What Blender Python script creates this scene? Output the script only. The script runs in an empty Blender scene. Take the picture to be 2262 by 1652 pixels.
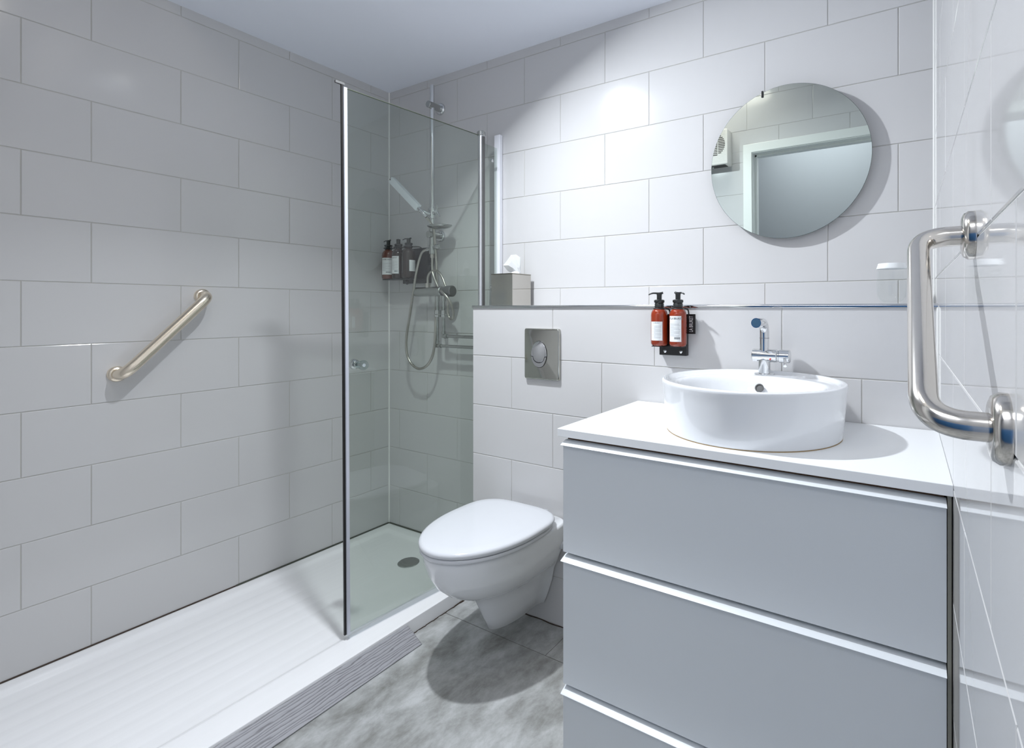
import bpy, bmesh, math, random
from mathutils import Vector, Matrix
from math import pi, sin, cos, radians
random.seed(7)
S = bpy.context.scene
COL = S.collection

# ------------------------------------------------------------ camera
cam_d = bpy.data.cameras.new('camera')
cam = bpy.data.objects.new('camera', cam_d); COL.objects.link(cam)
cam.location = (2.3019, -1.7635, 1.166)
cam.rotation_euler = (pi / 2, 0, 0.541)
cam_d.sensor_width = 36; cam_d.sensor_fit = 'HORIZONTAL'
cam_d.lens = 36 * 1144.47 / 2262
cam_d.shift_x = -(1311.77 - 1131) / 2262
cam_d.shift_y = -(826 - 682.5) / 2262
cam_d.clip_start = 0.01
S.camera = cam

# ------------------------------------------------------------ world, view
w = bpy.data.worlds.new('world'); S.world = w; w.use_nodes = True
w.node_tree.nodes['Background'].inputs[0].default_value = (0.75, 0.85, 1, 1)
w.node_tree.nodes['Background'].inputs[1].default_value = 0.3
S.view_settings.view_transform = 'Standard'; S.view_settings.look = 'None'
S.view_settings.gamma = 1.0; S.view_settings.use_curve_mapping = False
S.view_settings.exposure = 0.16
S.cycles.max_bounces = 14; S.cycles.diffuse_bounces = 8; S.cycles.glossy_bounces = 8
S.cycles.transparent_max_bounces = 16; S.cycles.transmission_bounces = 10
S.cycles.sample_clamp_indirect = 6.0; S.cycles.blur_glossy = 0.3

# ------------------------------------------------------------ lights
LX, LY = 0.98, -0.78          # downlight over the toilet
CZ = 2.29                     # ceiling over shower, toilet and basin
CZ2 = 2.60                    # ceiling near the door


def area(name, loc, size, power, col, rot=(0, 0, 0), spread=180, shape='DISK', sy=None):
    d = bpy.data.lights.new(name, 'AREA'); d.shape = shape; d.size = size
    if sy: d.size_y = sy
    d.energy = power; d.color = col; d.spread = radians(spread)
    o = bpy.data.objects.new(name, d); COL.objects.link(o)
    o.location = loc; o.rotation_euler = rot
    return o


key = area('downlight_light', (LX, LY, CZ - 0.014), 0.055, 24.5, (0.90, 0.95, 1.0), spread=154)
key.rotation_euler = Vector((0.50, 0.0, -1)).to_track_quat('-Z', 'Y').to_euler()
area('hall_light', (1.75, -2.35, CZ2 - 0.03), 0.9, 15.0, (0.93, 0.96, 1.0), shape='SQUARE')

area('door_fill_light', (1.35, -1.30, CZ2 - 0.02), 0.34, 2.4, (1.0, 0.91, 0.76))  # added fill lamp, lifts and warms the shadows; no such lamp known


# ------------------------------------------------------------ materials
def mat(name, col, rough=0.5, metal=0.0, ior=1.5, coat=0.0, trans=0.0, spec=0.5):
    m = bpy.data.materials.new(name); m.use_nodes = True
    b = m.node_tree.nodes['Principled BSDF']
    b.inputs['Base Color'].default_value = (*col, 1)
    b.inputs['Roughness'].default_value = rough
    b.inputs['Metallic'].default_value = metal
    b.inputs['IOR'].default_value = ior
    b.inputs['Coat Weight'].default_value = coat
    b.inputs['Transmission Weight'].default_value = trans
    b.inputs['Specular IOR Level'].default_value = spec
    return m


def N(m, t, **kw):
    n = m.node_tree.nodes.new(t)
    for k, v in kw.items(): setattr(n, k, v)
    return n


def lk(m, a, b): m.node_tree.links.new(a, b)


def add_noise_bump(m, scale, strength, dist=0.001, detail=2, vec_scale=None):
    b = m.node_tree.nodes['Principled BSDF']
    tc = N(m, 'ShaderNodeTexCoord'); nz = N(m, 'ShaderNodeTexNoise'); bp = N(m, 'ShaderNodeBump')
    nz.inputs['Scale'].default_value = scale; nz.inputs['Detail'].default_value = detail
    bp.inputs['Strength'].default_value = strength; bp.inputs['Distance'].default_value = dist
    src = tc.outputs['Object']
    if vec_scale:
        mp = N(m, 'ShaderNodeMapping'); mp.inputs['Scale'].default_value = vec_scale
        lk(m, src, mp.inputs['Vector']); src = mp.outputs['Vector']
    lk(m, src, nz.inputs['Vector']); lk(m, nz.outputs['Fac'], bp.inputs['Height'])
    lk(m, bp.outputs['Normal'], b.inputs['Normal'])
    return nz, bp


def noise_colour(m, scale, stops, detail=6, vec_scale=None, rough=0.6, distortion=0.0):
    b = m.node_tree.nodes['Principled BSDF']
    tc = N(m, 'ShaderNodeTexCoord'); nz = N(m, 'ShaderNodeTexNoise'); cr = N(m, 'ShaderNodeValToRGB')
    nz.inputs['Scale'].default_value = scale; nz.inputs['Detail'].default_value = detail
    nz.inputs['Roughness'].default_value = rough; nz.inputs['Distortion'].default_value = distortion
    src = tc.outputs['Object']
    if vec_scale:
        mp = N(m, 'ShaderNodeMapping'); mp.inputs['Scale'].default_value = vec_scale
        lk(m, src, mp.inputs['Vector']); src = mp.outputs['Vector']
    lk(m, src, nz.inputs['Vector']); lk(m, nz.outputs['Fac'], cr.inputs['Fac'])
    cr.color_ramp.elements[0].position = stops[0][0]; cr.color_ramp.elements[0].color = (*stops[0][1], 1)
    cr.color_ramp.elements[1].position = stops[-1][0]; cr.color_ramp.elements[1].color = (*stops[-1][1], 1)
    for p, c in stops[1:-1]:
        e = cr.color_ramp.elements.new(p); e.color = (*c, 1)
    lk(m, cr.outputs['Color'], b.inputs['Base Color'])
    return nz, cr


M = {}
M['tile'] = mat('glazed_white_tile', (0.60, 0.595, 0.60), 0.13)
add_noise_bump(M['tile'], 7.0, 0.06, 0.004, 1)
M['grout_white'] = mat('white_grout', (0.74, 0.74, 0.73), 0.6)
M['tile_flat'] = mat('glazed_white_tile_right', (0.60, 0.595, 0.60), 0.05)
M['grout'] = mat('light_grout', (0.50, 0.49, 0.46), 0.8)
M['ceiling'] = mat('ceiling_paint', (0.82, 0.85, 0.93), 0.7)
M['paint'] = mat('hall_paint', (0.40, 0.41, 0.43), 0.6)
M['door_white'] = mat('door_white', (0.78, 0.80, 0.78), 0.35)
M['floor'] = mat('slate_look_tile', (0.3, 0.3, 0.3), 0.42)
noise_colour(M['floor'], 7.0, [(0.30, (0.17, 0.17, 0.155)), (0.47, (0.32, 0.325, 0.32)), (0.66, (0.50, 0.51, 0.515))], 10, rough=0.68, distortion=0.15, vec_scale=(1.6, 0.9, 1))
add_noise_bump(M['floor'], 26.0, 0.5, 0.0015, 6, (2.2, 0.8, 1))
M['floor_grout'] = mat('dark_floor_grout', (0.07, 0.055, 0.04), 0.8)
M['acrylic'] = mat('white_acrylic', (0.90, 0.90, 0.915), 0.18, coat=0.2)
add_noise_bump(M['acrylic'], 6.0, 0.25, 0.003, 3, (9.0, 0.5, 1))
M['ceramic'] = mat('white_ceramic', (0.76, 0.775, 0.80), 0.06, coat=0.4)
M['plastic'] = mat('white_plastic', (0.63, 0.645, 0.68), 0.14)
M['counter'] = mat('white_laminate', (0.80, 0.815, 0.83), 0.32)
M['drawer'] = mat('white_foil_front', (0.66, 0.69, 0.72), 0.30)
M['carcass'] = mat('raw_board_brown_shade', (0.13, 0.07, 0.04), 0.7)
M['carcass_grey'] = mat('olive_gap_shade', (0.30, 0.29, 0.24), 0.6)
M['chrome'] = mat('chrome', (0.72, 0.73, 0.74), 0.06, 1.0)
M['chrome_dull'] = mat('dull_chrome', (0.48, 0.49, 0.48), 0.22, 1.0)
M['steel'] = mat('polished_steel', (0.66, 0.63, 0.59), 0.16, 1.0)
M['brass_steel'] = mat('champagne_satin_steel', (0.86, 0.77, 0.64), 0.24, 1.0)
M['mirror'] = mat('mirror_silver', (0.62, 0.68, 0.66), 0.0, 1.0)
M['mirror_edge'] = mat('mirror_edge', (0.10, 0.13, 0.12), 0.2)
M['box_steel'] = mat('tissue_box_steel', (0.58, 0.56, 0.52), 0.07, 1.0)
M['black'] = mat('black_metal', (0.012, 0.012, 0.013), 0.35)
M['black_plastic'] = mat('black_pump_plastic', (0.02, 0.022, 0.022), 0.25)
M['seal_black'] = mat('black_seal', (0.006, 0.005, 0.005), 0.5)
M['alu_white'] = mat('pale_aluminium', (0.60, 0.62, 0.70), 0.35, 0.1)
M['profile_white'] = mat('white_profile_paint', (0.84, 0.85, 0.90), 0.3)
M['silicone_w'] = mat('white_silicone', (0.84, 0.84, 0.82), 0.4)
M['silicone_brown'] = mat('brown_stained_silicone', (0.045, 0.028, 0.018), 0.6)
M['silicone_green'] = mat('mouldy_silicone', (0.06, 0.065, 0.05), 0.6)
M['label'] = mat('white_label', (0.80, 0.82, 0.83), 0.5)
M['ink'] = mat('label_ink', (0.10, 0.11, 0.12), 0.6)
M['ink_grey'] = mat('label_ink_grey', (0.42, 0.44, 0.46), 0.6)
M['white_print'] = mat('white_print', (0.8, 0.8, 0.8), 0.5)
M['tissue'] = mat('tissue_paper', (0.86, 0.87, 0.88), 0.9)
M['amber'] = mat('amber_bottle', (0.30, 0.035, 0.010), 0.06, coat=0.6, trans=0.15, ior=1.4)
M['amber_dark'] = mat('dark_brown_bottle', (0.03, 0.017, 0.014), 0.09, coat=0.3)
M['amber_brown'] = mat('brown_bottle', (0.14, 0.045, 0.028), 0.09, coat=0.3)
M['red'] = mat('red_dot', (0.7, 0.03, 0.02), 0.4)
M['blue_reflection_tip'] = mat('spout_end_blue_reflection', (0.10, 0.20, 0.30), 0.25, 0.6)  # blue reflection on the chrome spout end, put into the colour
M['rubber'] = mat('grey_rubber', (0.10, 0.10, 0.10), 0.6)
M['heater_dark'] = mat('heater_slot', (0.05, 0.035, 0.03), 0.6)
M['heater'] = mat('heater_plastic', (0.80, 0.78, 0.75), 0.3)
M['bezel'] = mat('white_bezel', (0.8, 0.8, 0.8), 0.4)
M['plank'] = mat('grey_wood_grain', (0.35, 0.34, 0.37), 0.5)
b = M['plank'].node_tree.nodes['Principled BSDF']
tc = N(M['plank'], 'ShaderNodeTexCoord'); mp = N(M['plank'], 'ShaderNodeMapping'); wv = N(M['plank'], 'ShaderNodeTexWave')
mp.inputs['Scale'].default_value = (1.0, 0.16, 1.0)
wv.bands_direction = 'X'; wv.inputs['Scale'].default_value = 42; wv.inputs['Distortion'].default_value = 8.0
wv.inputs['Detail'].default_value = 3; wv.inputs['Detail Scale'].default_value = 1.1
cr = N(M['plank'], 'ShaderNodeValToRGB')
cr.color_ramp.elements[0].position = 0.0; cr.color_ramp.elements[0].color = (0.17, 0.165, 0.18, 1)
cr.color_ramp.elements[1].position = 0.30; cr.color_ramp.elements[1].color = (0.34, 0.34, 0.365, 1)
lk(M['plank'], tc.outputs['Object'], mp.inputs['Vector']); lk(M['plank'], mp.outputs['Vector'], wv.inputs['Vector'])
lk(M['plank'], wv.outputs['Fac'], cr.inputs['Fac']); lk(M['plank'], cr.outputs['Color'], b.inputs['Base Color'])
bp_ = N(M['plank'], 'ShaderNodeBump'); bp_.inputs['Strength'].default_value = 0.35; bp_.inputs['Distance'].default_value = 0.002
lk(M['plank'], wv.outputs['Fac'], bp_.inputs['Height']); lk(M['plank'], bp_.outputs['Normal'], b.inputs['Normal'])


def pane(name, tint, ior=1.5, rough=0.0):
    """clear sheet: tinted transparent body with a Fresnel reflection on its outward faces"""
    m = bpy.data.materials.new(name); m.use_nodes = True
    nt = m.node_tree; nt.nodes.clear()
    out = nt.nodes.new('ShaderNodeOutputMaterial'); mx = nt.nodes.new('ShaderNodeMixShader')
    tr = nt.nodes.new('ShaderNodeBsdfTransparent'); gl = nt.nodes.new('ShaderNodeBsdfGlossy')
    fr = nt.nodes.new('ShaderNodeFresnel'); ge = nt.nodes.new('ShaderNodeNewGeometry'); ml = nt.nodes.new('ShaderNodeMath')
    sb = nt.nodes.new('ShaderNodeMath')
    tr.inputs[0].default_value = (*tint, 1); gl.inputs['Roughness'].default_value = rough
    gl.inputs[0].default_value = (0.95, 0.97, 0.97, 1)
    fr.inputs[0].default_value = ior
    sb.operation = 'SUBTRACT'; sb.inputs[0].default_value = 1.0
    ml.operation = 'MULTIPLY'
    nt.links.new(ge.outputs['Backfacing'], sb.inputs[1]); nt.links.new(sb.outputs[0], ml.inputs[0])
    nt.links.new(fr.outputs[0], ml.inputs[1]); nt.links.new(ml.outputs[0], mx.inputs[0])
    nt.links.new(tr.outputs[0], mx.inputs[1]); nt.links.new(gl.outputs[0], mx.inputs[2])
    nt.links.new(mx.outputs[0], out.inputs[0])
    return m


M['glass'] = pane('shower_glass', (0.865, 0.895, 0.87), 1.55)
M['tumbler'] = pane('tumbler_glass', (0.975, 0.98, 0.978), 1.45)
M['knob_clear'] = pane('clear_knob', (0.80, 0.84, 0.84), 1.7)
M['emit'] = bpy.data.materials.new('lamp_face'); M['emit'].use_nodes = True
_b = M['emit'].node_tree.nodes['Principled BSDF']
_b.inputs['Emission Color'].default_value = (0.95, 0.98, 1, 1); _b.inputs['Emission Strength'].default_value = 4


# ------------------------------------------------------------ mesh helpers
def new(): return bmesh.new()


def obj(name, bm, m, parent=None, smooth=False, loc=None, angle=40, mats=None):
    """link a bmesh given in world coordinates as one object (origin at its thing's base)"""
    base = Vector(loc) if loc is not None else (Vector(parent['_w']) if parent is not None and '_w' in parent else Vector((0, 0, 0)))
    me = bpy.data.meshes.new(name)
    bmesh.ops.translate(bm, verts=bm.verts, vec=-base)
    if smooth != 'keep': bmesh.ops.recalc_face_normals(bm, faces=bm.faces)
    bm.to_mesh(me); bm.free()
    for mm in (mats or [m]): me.materials.append(mm)
    o = bpy.data.objects.new(name, me); COL.objects.link(o)
    if smooth is True:
        me.polygons.foreach_set('use_smooth', [True] * len(me.polygons))
        try: me.set_sharp_from_angle(angle=radians(angle))
        except Exception: pass
    if parent is not None:
        o.parent = parent
        o['_w'] = list(base)
    else:
        o.location = base; o['_w'] = list(base)
    return o


def thing(name, label, cat, loc, group=None):
    o = bpy.data.objects.new(name, None); COL.objects.link(o)
    o.empty_display_size = 0.05
    o.location = loc; o['_w'] = list(loc); o['label'] = label; o['category'] = cat
    if group: o['group'] = group
    return o


def tag(o, label, cat, group=None):
    o['label'] = label; o['category'] = cat
    if group: o['group'] = group
    return o


def struct(o, label=None, cat=None):
    o['kind'] = 'structure'
    if label: o['label'] = label
    if cat: o['category'] = cat
    return o


def box(bm, x0, x1, y0, y1, z0, z1, bev=0.0, seg=2, mi=0):
    n0 = set(bm.faces)
    vs = [bm.verts.new(p) for p in ((x0, y0, z0), (x1, y0, z0), (x1, y1, z0), (x0, y1, z0), (x0, y0, z1), (x1, y0, z1), (x1, y1, z1), (x0, y1, z1))]
    fs = [bm.faces.new([vs[i] for i in q]) for q in ((0, 3, 2, 1), (4, 5, 6, 7), (0, 1, 5, 4), (1, 2, 6, 5), (2, 3, 7, 6), (3, 0, 4, 7))]
    if bev > 0:
        es = list({e for f in fs for e in f.edges})
        bmesh.ops.bevel(bm, geom=es, offset=bev, segments=seg, affect='EDGES', profile=0.5)
    for f in bm.faces:
        if f not in n0: f.material_index = mi
    return bm


def frame(axis):
    a = Vector(axis).normalized()
    t = Vector((0, 0, 1)) if abs(a.z) < 0.9 else Vector((1, 0, 0))
    u = a.cross(t).normalized(); v = a.cross(u).normalized()
    return a, u, v


def cyl(bm, p0, p1, r0, r1=None, seg=32, caps=True, bev=0.0):
    """cylinder or cone from p0 to p1, small chamfers at both ends"""
    r1 = r0 if r1 is None else r1
    p0 = Vector(p0); p1 = Vector(p1); a, u, v = frame(p1 - p0); L = (p1 - p0).length
    prof = [(0, r0 - bev), (bev, r0), (L - bev, r1), (L, r1 - bev)] if bev > 0 else [(0, r0), (L, r1)]
    rings = []
    for d, r in prof:
        rings.append([bm.verts.new(p0 + a * d + (u * cos(2 * pi * i / seg) + v * sin(2 * pi * i / seg)) * r) for i in range(seg)])
    for A, B in zip(rings, rings[1:]):
        for i in range(seg): bm.faces.new((A[i], A[(i + 1) % seg], B[(i + 1) % seg], B[i]))
    if caps:
        bm.faces.new(rings[0][::-1]); bm.faces.new(rings[-1])
    return bm


def lathe(bm, base, axis, prof, seg=40, close0=True, close1=True):
    """revolve (height, radius) pairs about an axis"""
    base = Vector(base); a, u, v = frame(axis)
    rings = []
    for h, r in prof:
        rings.append([bm.verts.new(base + a * h + (u * cos(2 * pi * i / seg) + v * sin(2 * pi * i / seg)) * max(r, 1e-5)) for i in range(seg)])
    for A, B in zip(rings, rings[1:]):
        for i in range(seg): bm.faces.new((A[i], A[(i + 1) % seg], B[(i + 1) % seg], B[i]))
    if close0: bm.faces.new(rings[0][::-1])
    if close1: bm.faces.new(rings[-1])
    return bm


def smooth_path(pts, n=8, closed=False):
    """Catmull-Rom through the points"""
    P = [Vector(p) for p in pts]; out = []
    for i in range(len(P) - 1):
        p0 = P[max(i - 1, 0)]; p1 = P[i]; p2 = P[i + 1]; p3 = P[min(i + 2, len(P) - 1)]
        for k in range(n):
            t = k / n
            out.append(0.5 * ((2 * p1) + (p2 - p0) * t + (2 * p0 - 5 * p1 + 4 * p2 - p3) * t * t + (3 * p1 - p0 - 3 * p2 + p3) * t ** 3))
    out.append(P[-1]); return out


def fillet_path(pts, r, n=8):
    """straight runs with rounded corners"""
    P = [Vector(p) for p in pts]; out = [P[0]]
    for i in range(1, len(P) - 1):
        a = (P[i - 1] - P[i]).normalized(); b = (P[i + 1] - P[i]).normalized()
        rr = r if not isinstance(r, (list, tuple)) else r[i - 1]
        s = P[i] + a * rr; e = P[i] + b * rr
        for k in range(n + 1):
            t = k / n
            out.append((1 - t) ** 2 * s + 2 * t * (1 - t) * P[i] + t * t * e)
    out.append(P[-1]); return out


def tube(bm, path, r, seg=14, caps=True, ribs=0.0, rib_len=0.004):
    path = [Vector(p) for p in path]
    if ribs:
        fine = []; acc = 0.0
        for A, B in zip(path, path[1:]):
            L = (B - A).length; k = max(1, int(L / (rib_len / 2)))
            for i in range(k): fine.append(A.lerp(B, i / k))
        fine.append(path[-1]); path = fine
    rings = []; T0 = (path[1] - path[0]).normalized(); a, u, v = frame(T0)
    for i, p in enumerate(path):
        T = ((path[min(i + 1, len(path) - 1)] - path[max(i - 1, 0)])).normalized()
        u = (u - T * u.dot(T)).normalized(); v = T.cross(u)
        rr = r(i / (len(path) - 1)) if callable(r) else r
        if ribs: rr *= 1 - ribs * (i % 2)
        rings.append([bm.verts.new(p + (u * cos(2 * pi * k / seg) + v * sin(2 * pi * k / seg)) * rr) for k in range(seg)])
    for A, B in zip(rings, rings[1:]):
        for k in range(seg): bm.faces.new((A[k], A[(k + 1) % seg], B[(k + 1) % seg], B[k]))
    if caps:
        bm.faces.new(rings[0][::-1]); bm.faces.new(rings[-1])
    return bm


def loft(bm, rings, cap0=True, cap1=True):
    R = [[bm.verts.new(p) for p in ring] for ring in rings]
    n = len(R[0])
    for A, B in zip(R, R[1:]):
        for i in range(n): bm.faces.new((A[i], A[(i + 1) % n], B[(i + 1) % n], B[i]))
    if cap0: bm.faces.new(R[0][::-1])
    if cap1: bm.faces.new(R[-1])
    return bm


def ellipse_slab(bm, c, U, V, Nn, a, b_, t, seg=40, bev=0.0008):
    c = Vector(c); U = Vector(U); V = Vector(V); Nn = Vector(Nn)
    rings = []
    for d, k in ((0, 0), (t - bev, 0), (t, bev)):
        rings.append([c + Nn * d + U * (a - k) * cos(2 * pi * i / seg) + V * (b_ - k) * sin(2 * pi * i / seg) for i in range(seg)])
    return loft(bm, rings)


def text_mesh(body, size, m, name, parent, place, extrude=0.0001):
    """real lettering: font outline turned into a mesh and mapped by place(x, y, z)"""
    cu = bpy.data.curves.new('lettering', 'FONT'); cu.body = body; cu.size = size; cu.extrude = extrude
    cu.align_x = 'CENTER'; cu.align_y = 'CENTER'; cu.resolution_u = 2
    tmp = bpy.data.objects.new('lettering', cu)
    COL.objects.link(tmp)
    dg = bpy.context.evaluated_depsgraph_get(); dg.update()
    me = bpy.data.meshes.new_from_object(tmp.evaluated_get(dg))
    bpy.data.objects.remove(tmp); bpy.data.curves.remove(cu)
    base = Vector(parent['_w'])
    for v in me.vertices: v.co = Vector(place(v.co.x, v.co.y, v.co.z)) - base
    me.materials.clear(); me.materials.append(m)
    me.name = name
    o = bpy.data.objects.new(name, me); COL.objects.link(o); o.parent = parent
    o['_w'] = list(base)
    return o


# ------------------------------------------------------------ tiled surfaces
G = 0.0011   # half a joint


def tiles(bm, org, U, V, Nn, rows, joints, u0, u1, v0, v1, thick=0.0018, tilt=0.0012, rnd=None):
    """grout sheet plus one bevelled slab per tile; rows = joint heights, joints(k) = joint positions in row k"""
    rnd = rnd or random
    org = Vector(org); U = Vector(U); V = Vector(V); Nn = Vector(Nn)

    def P(u, v, d): return org + U * u + V * v + Nn * d
    q = [bm.verts.new(P(*t)) for t in ((u0, v0, 0), (u1, v0, 0), (u1, v1, 0), (u0, v1, 0))]
    f = bm.faces.new(q); f.material_index = 1
    vs = [v0] + [r for r in rows if v0 + 0.006 < r < v1 - 0.006] + [v1]
    for k in range(len(vs) - 1):
        a, b2 = vs[k], vs[k + 1]
        mid = (a + b2) / 2
        js = [u0] + [j for j in sorted(joints(mid)) if u0 + 0.006 < j < u1 - 0.006] + [u1]
        for i in range(len(js) - 1):
            ul = js[i] + (G if i else 0); ur = js[i + 1] - (G if i < len(js) - 2 else 0)
            vb = a + (G if k else 0); vt = b2 - (G if k < len(vs) - 2 else 0)
            tx = rnd.uniform(-tilt, tilt); ty = rnd.uniform(-tilt, tilt); off = rnd.uniform(-0.00015, 0.00015)
            bv = 0.0016
            lo, md, hi = [], [], []
            for (uu, vv, su, sv) in ((ul, vb, 1, 1), (ur, vb, -1, 1), (ur, vt, -1, -1), (ul, vt, 1, -1)):
                du = (uu - (ul + ur) / 2) * tx + (vv - (vb + vt) / 2) * ty + off
                lo.append(bm.verts.new(P(uu, vv, 0)))
                md.append(bm.verts.new(P(uu, vv, thick * 0.55 + du)))
                hi.append(bm.verts.new(P(uu + su * bv, vv + sv * bv, thick + du)))
            for A, B in ((lo, md), (md, hi)):
                for s in range(4):
                    bm.faces.new((A[s], A[(s + 1) % 4], B[(s + 1) % 4], B[s]))
            bm.faces.new(hi)
    return bm


ROWS = [0.0516 + 0.2 * k for k in range(14)]


def row_par(v):  # parity of the tile row holding height v (row 2.05-2.25 is even)
    return int(math.floor((v - 0.0516) / 0.2)) % 2


def jl2(v): return [0.108, 0.509, 0.905, 1.311, 1.71] if row_par(v) == 1 else [0.313, 0.710, 1.152, 1.55]


def jb2(v): return [0.285, 0.678, 1.081, 1.483, 1.904, 2.285] if row_par(v) == 1 else [0.08, 0.49, 0.892, 1.293, 1.693, 2.095]


WX = 2.374
YD = -1.64
T = 0.0018


def tiled_obj(name, calls, label, m='tile'):
    bm = new()
    for c in calls: tiles(bm, **c)
    o = obj(name, bm, None, smooth='keep', mats=[M[m], M['grout_white' if m == 'tile_flat' else 'grout']])
    return struct(o, label, 'wall')


RL = random.Random(3)
tiled_obj('wall_left', [dict(org=(-T, 0, 0), U=(0, -1, 0), V=(0, 0, 1), Nn=(1, 0, 0), rows=ROWS, joints=jl2, u0=0, u1=1.64, v0=0, v1=CZ2, rnd=RL)], 'large white tiled wall with diagonal grab bar on the left')
tiled_obj('wall_back', [dict(org=(0, T, 0), U=(1, 0, 0), V=(0, 0, 1), Nn=(0, -1, 0), rows=ROWS, joints=jb2, u0=0, u1=WX, v0=0, v1=CZ2, rnd=RL)], 'white tiled wall behind round mirror and shower rail')


def jr(v): return [0.46, 0.861, 1.262, 1.66, 2.06] if row_par(v) == 1 else [0.26, 0.66, 1.128, 1.46, 1.86]


tiled_obj('wall_right', [dict(org=(WX + T, 0, 0), U=(0, -1, 0), V=(0, 0, 1), Nn=(-1, 0, 0), rows=ROWS, joints=jr, u0=0, u1=2.9, v0=0, v1=CZ2, tilt=0.0, rnd=RL)], 'glossy tiled wall at far right edge with steel grab bar', 'tile_flat')

# cistern wall in front of the back wall
LW_X, LW_Y, LW_Z = 0.783, -0.197, 1.176


def jc(v):
    z = LW_Z - 0.2
    k = 0 if v > z else (int((z - v) / 0.2) + 1)
    return [1.183, 1.594, 1.996] if k % 2 == 0 else [0.986, 1.393, 1.80, 2.202]


rc = [0.9775 - 0.2 * k for k in range(5)]
bm = new()
tiles(bm, (0, LW_Y + T, 0), (1, 0, 0), (0, 0, 1), (0, -1, 0), sorted(rc), lambda v: jc(v), LW_X, WX, 0, LW_Z)
tiles(bm, (LW_X + T, 0, 0), (0, -1, 0), (0, 0, 1), (-1, 0, 0), sorted(rc), lambda v: [], 0, -LW_Y, 0, LW_Z)
tiles(bm, (0, 0, LW_Z - T), (1, 0, 0), (0, -1, 0), (0, 0, 1), [], lambda v: [1.2, 1.6, 2.0], LW_X, WX, 0, -LW_Y)
o = obj('wall_cistern', bm, None, smooth='keep', mats=[M['tile'], M['grout']])
struct(o, 'low tiled cistern wall carrying the ledge behind toilet and basin', 'wall')

# door wall, seen in the mirror
DOX, DOZ = 1.475, 2.10       # door opening
bm = new()


def jd(v): return [0.25, 0.65, 1.04, 1.44, 1.829, 2.23] if row_par(v) == 1 else [0.05, 0.45, 0.85, 1.24, 1.635, 2.03]


tiles(bm, (0, YD - T, 0), (1, 0, 0), (0, 0, 1), (0, 1, 0), ROWS, jd, 0, DOX - 0.02, 0, DOZ + 0.02)
tiles(bm, (0, YD - T, 0), (1, 0, 0), (0, 0, 1), (0, 1, 0), [r for r in ROWS], jd, 0, WX, DOZ + 0.02, CZ2)
o = obj('wall_door', bm, None, smooth='keep', mats=[M['tile'], M['grout']])
struct(o, 'tiled wall around the doorway, seen in the mirror', 'wall')
bm = new()
box(bm, -0.1, DOX - 0.02, YD - 0.12, YD - 0.002, 0, CZ2); box(bm, DOX - 0.02, WX, YD - 0.12, YD - 0.002, DOZ + 0.02, CZ2)
struct(obj('wall_inner', bm, M['paint']), 'painted hall side of the doorway wall', 'wall')
# door frame: architrave, lining
bm = new()
box(bm, DOX - 0.058, DOX - 0.004, YD - 0.002, YD + 0.014, 0, DOZ + 0.058, 0.003)
box(bm, DOX - 0.058, WX - 0.002, YD - 0.002, YD + 0.0141, DOZ + 0.004, DOZ + 0.058, 0.003)
box(bm, DOX - 0.018, DOX, YD - 0.13, YD + 0.004, 0, DOZ + 0.018, 0.001)
box(bm, DOX - 0.018, WX - 0.002, YD - 0.13, YD + 0.0041, DOZ, DOZ + 0.018, 0.001)
box(bm, DOX, DOX + 0.012, YD - 0.10, YD - 0.055, 0, DOZ, 0.001)
box(bm, DOX, WX - 0.002, YD - 0.10, YD - 0.055, DOZ - 0.012, DOZ, 0.001)
struct(obj('door_1', bm, M['door_white']), 'white door frame reflected in the round mirror', 'door frame')

# hall
bm = new(); box(bm, 0.2, WX + 0.1, -3.0, -2.9, 0, CZ2); struct(obj('wall_hall', bm, M['paint']), 'plain painted hall wall beyond the doorway', 'wall')
bm = new(); box(bm, 0.1, 0.2, -3.0, YD - 0.12, 0, CZ2); struct(obj('wall_hall_side', bm, M['paint']), 'plain painted side wall of the hall', 'wall')
bm = new(); box(bm, 0.2, WX, -2.9, -2.885, 0, 1.35); struct(obj('trim_8', bm, mat('blue_reflection_panel', (0.06, 0.22, 0.50), 0.5)), 'added blue panel in the hall, unseen, for blue reflections in the chrome', 'added reflection panel')  # added panel, not a known part of the hall; tints the chrome blue
# backing slabs so that no light leaks behind the tiles
bm = new()
box(bm, -0.12, -0.003, -1.76, 0.1, 0, CZ2 + .1)
box(bm, -0.12, WX + 0.12, 0.003, 0.12, 0, CZ2 + .1)
box(bm, WX + 0.004, WX + 0.12, -3.0, 0.1, 0, CZ2 + .1)
struct(obj('wall_outer', bm, M['paint']), 'masonry behind the tiles', 'wall')
# ceiling: lower part over the wet zone, higher part by the door
bm = new()
box(bm, -0.1, WX + 0.1, -0.95, 0.1, CZ, CZ + 0.42)
box(bm, -0.1, WX + 0.1, -3.0, -0.9501, CZ2, CZ2 + 0.12)
struct(obj('ceiling', bm, M['ceiling']), 'smooth pale blue-grey painted ceiling', 'ceiling')
# floor
bm = new()
fj = {0: [1.2630], 1: [0.30], 2: [1.9]}
frows = [0.352 + 0.0, 1.60, 2.4]


def jf(v): return [1.263, 2.0] if v < 0.352 else ([] if v < 1.6 else [1.2, 1.9])


tiles(bm, (0, 0, -T), (1, 0, 0), (0, -1, 0), (0, 0, 1), frows, jf, 0, WX, 0, 3.0, tilt=0.0004)
box(bm, -0.1, WX + 0.1, -3.0, 0.1, -0.15, -0.0025, mi=1)
struct(obj('floor', bm, None, smooth='keep', mats=[M['floor'], M['floor_grout']]), 'grey slate-look tiled floor', 'floor')

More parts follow.
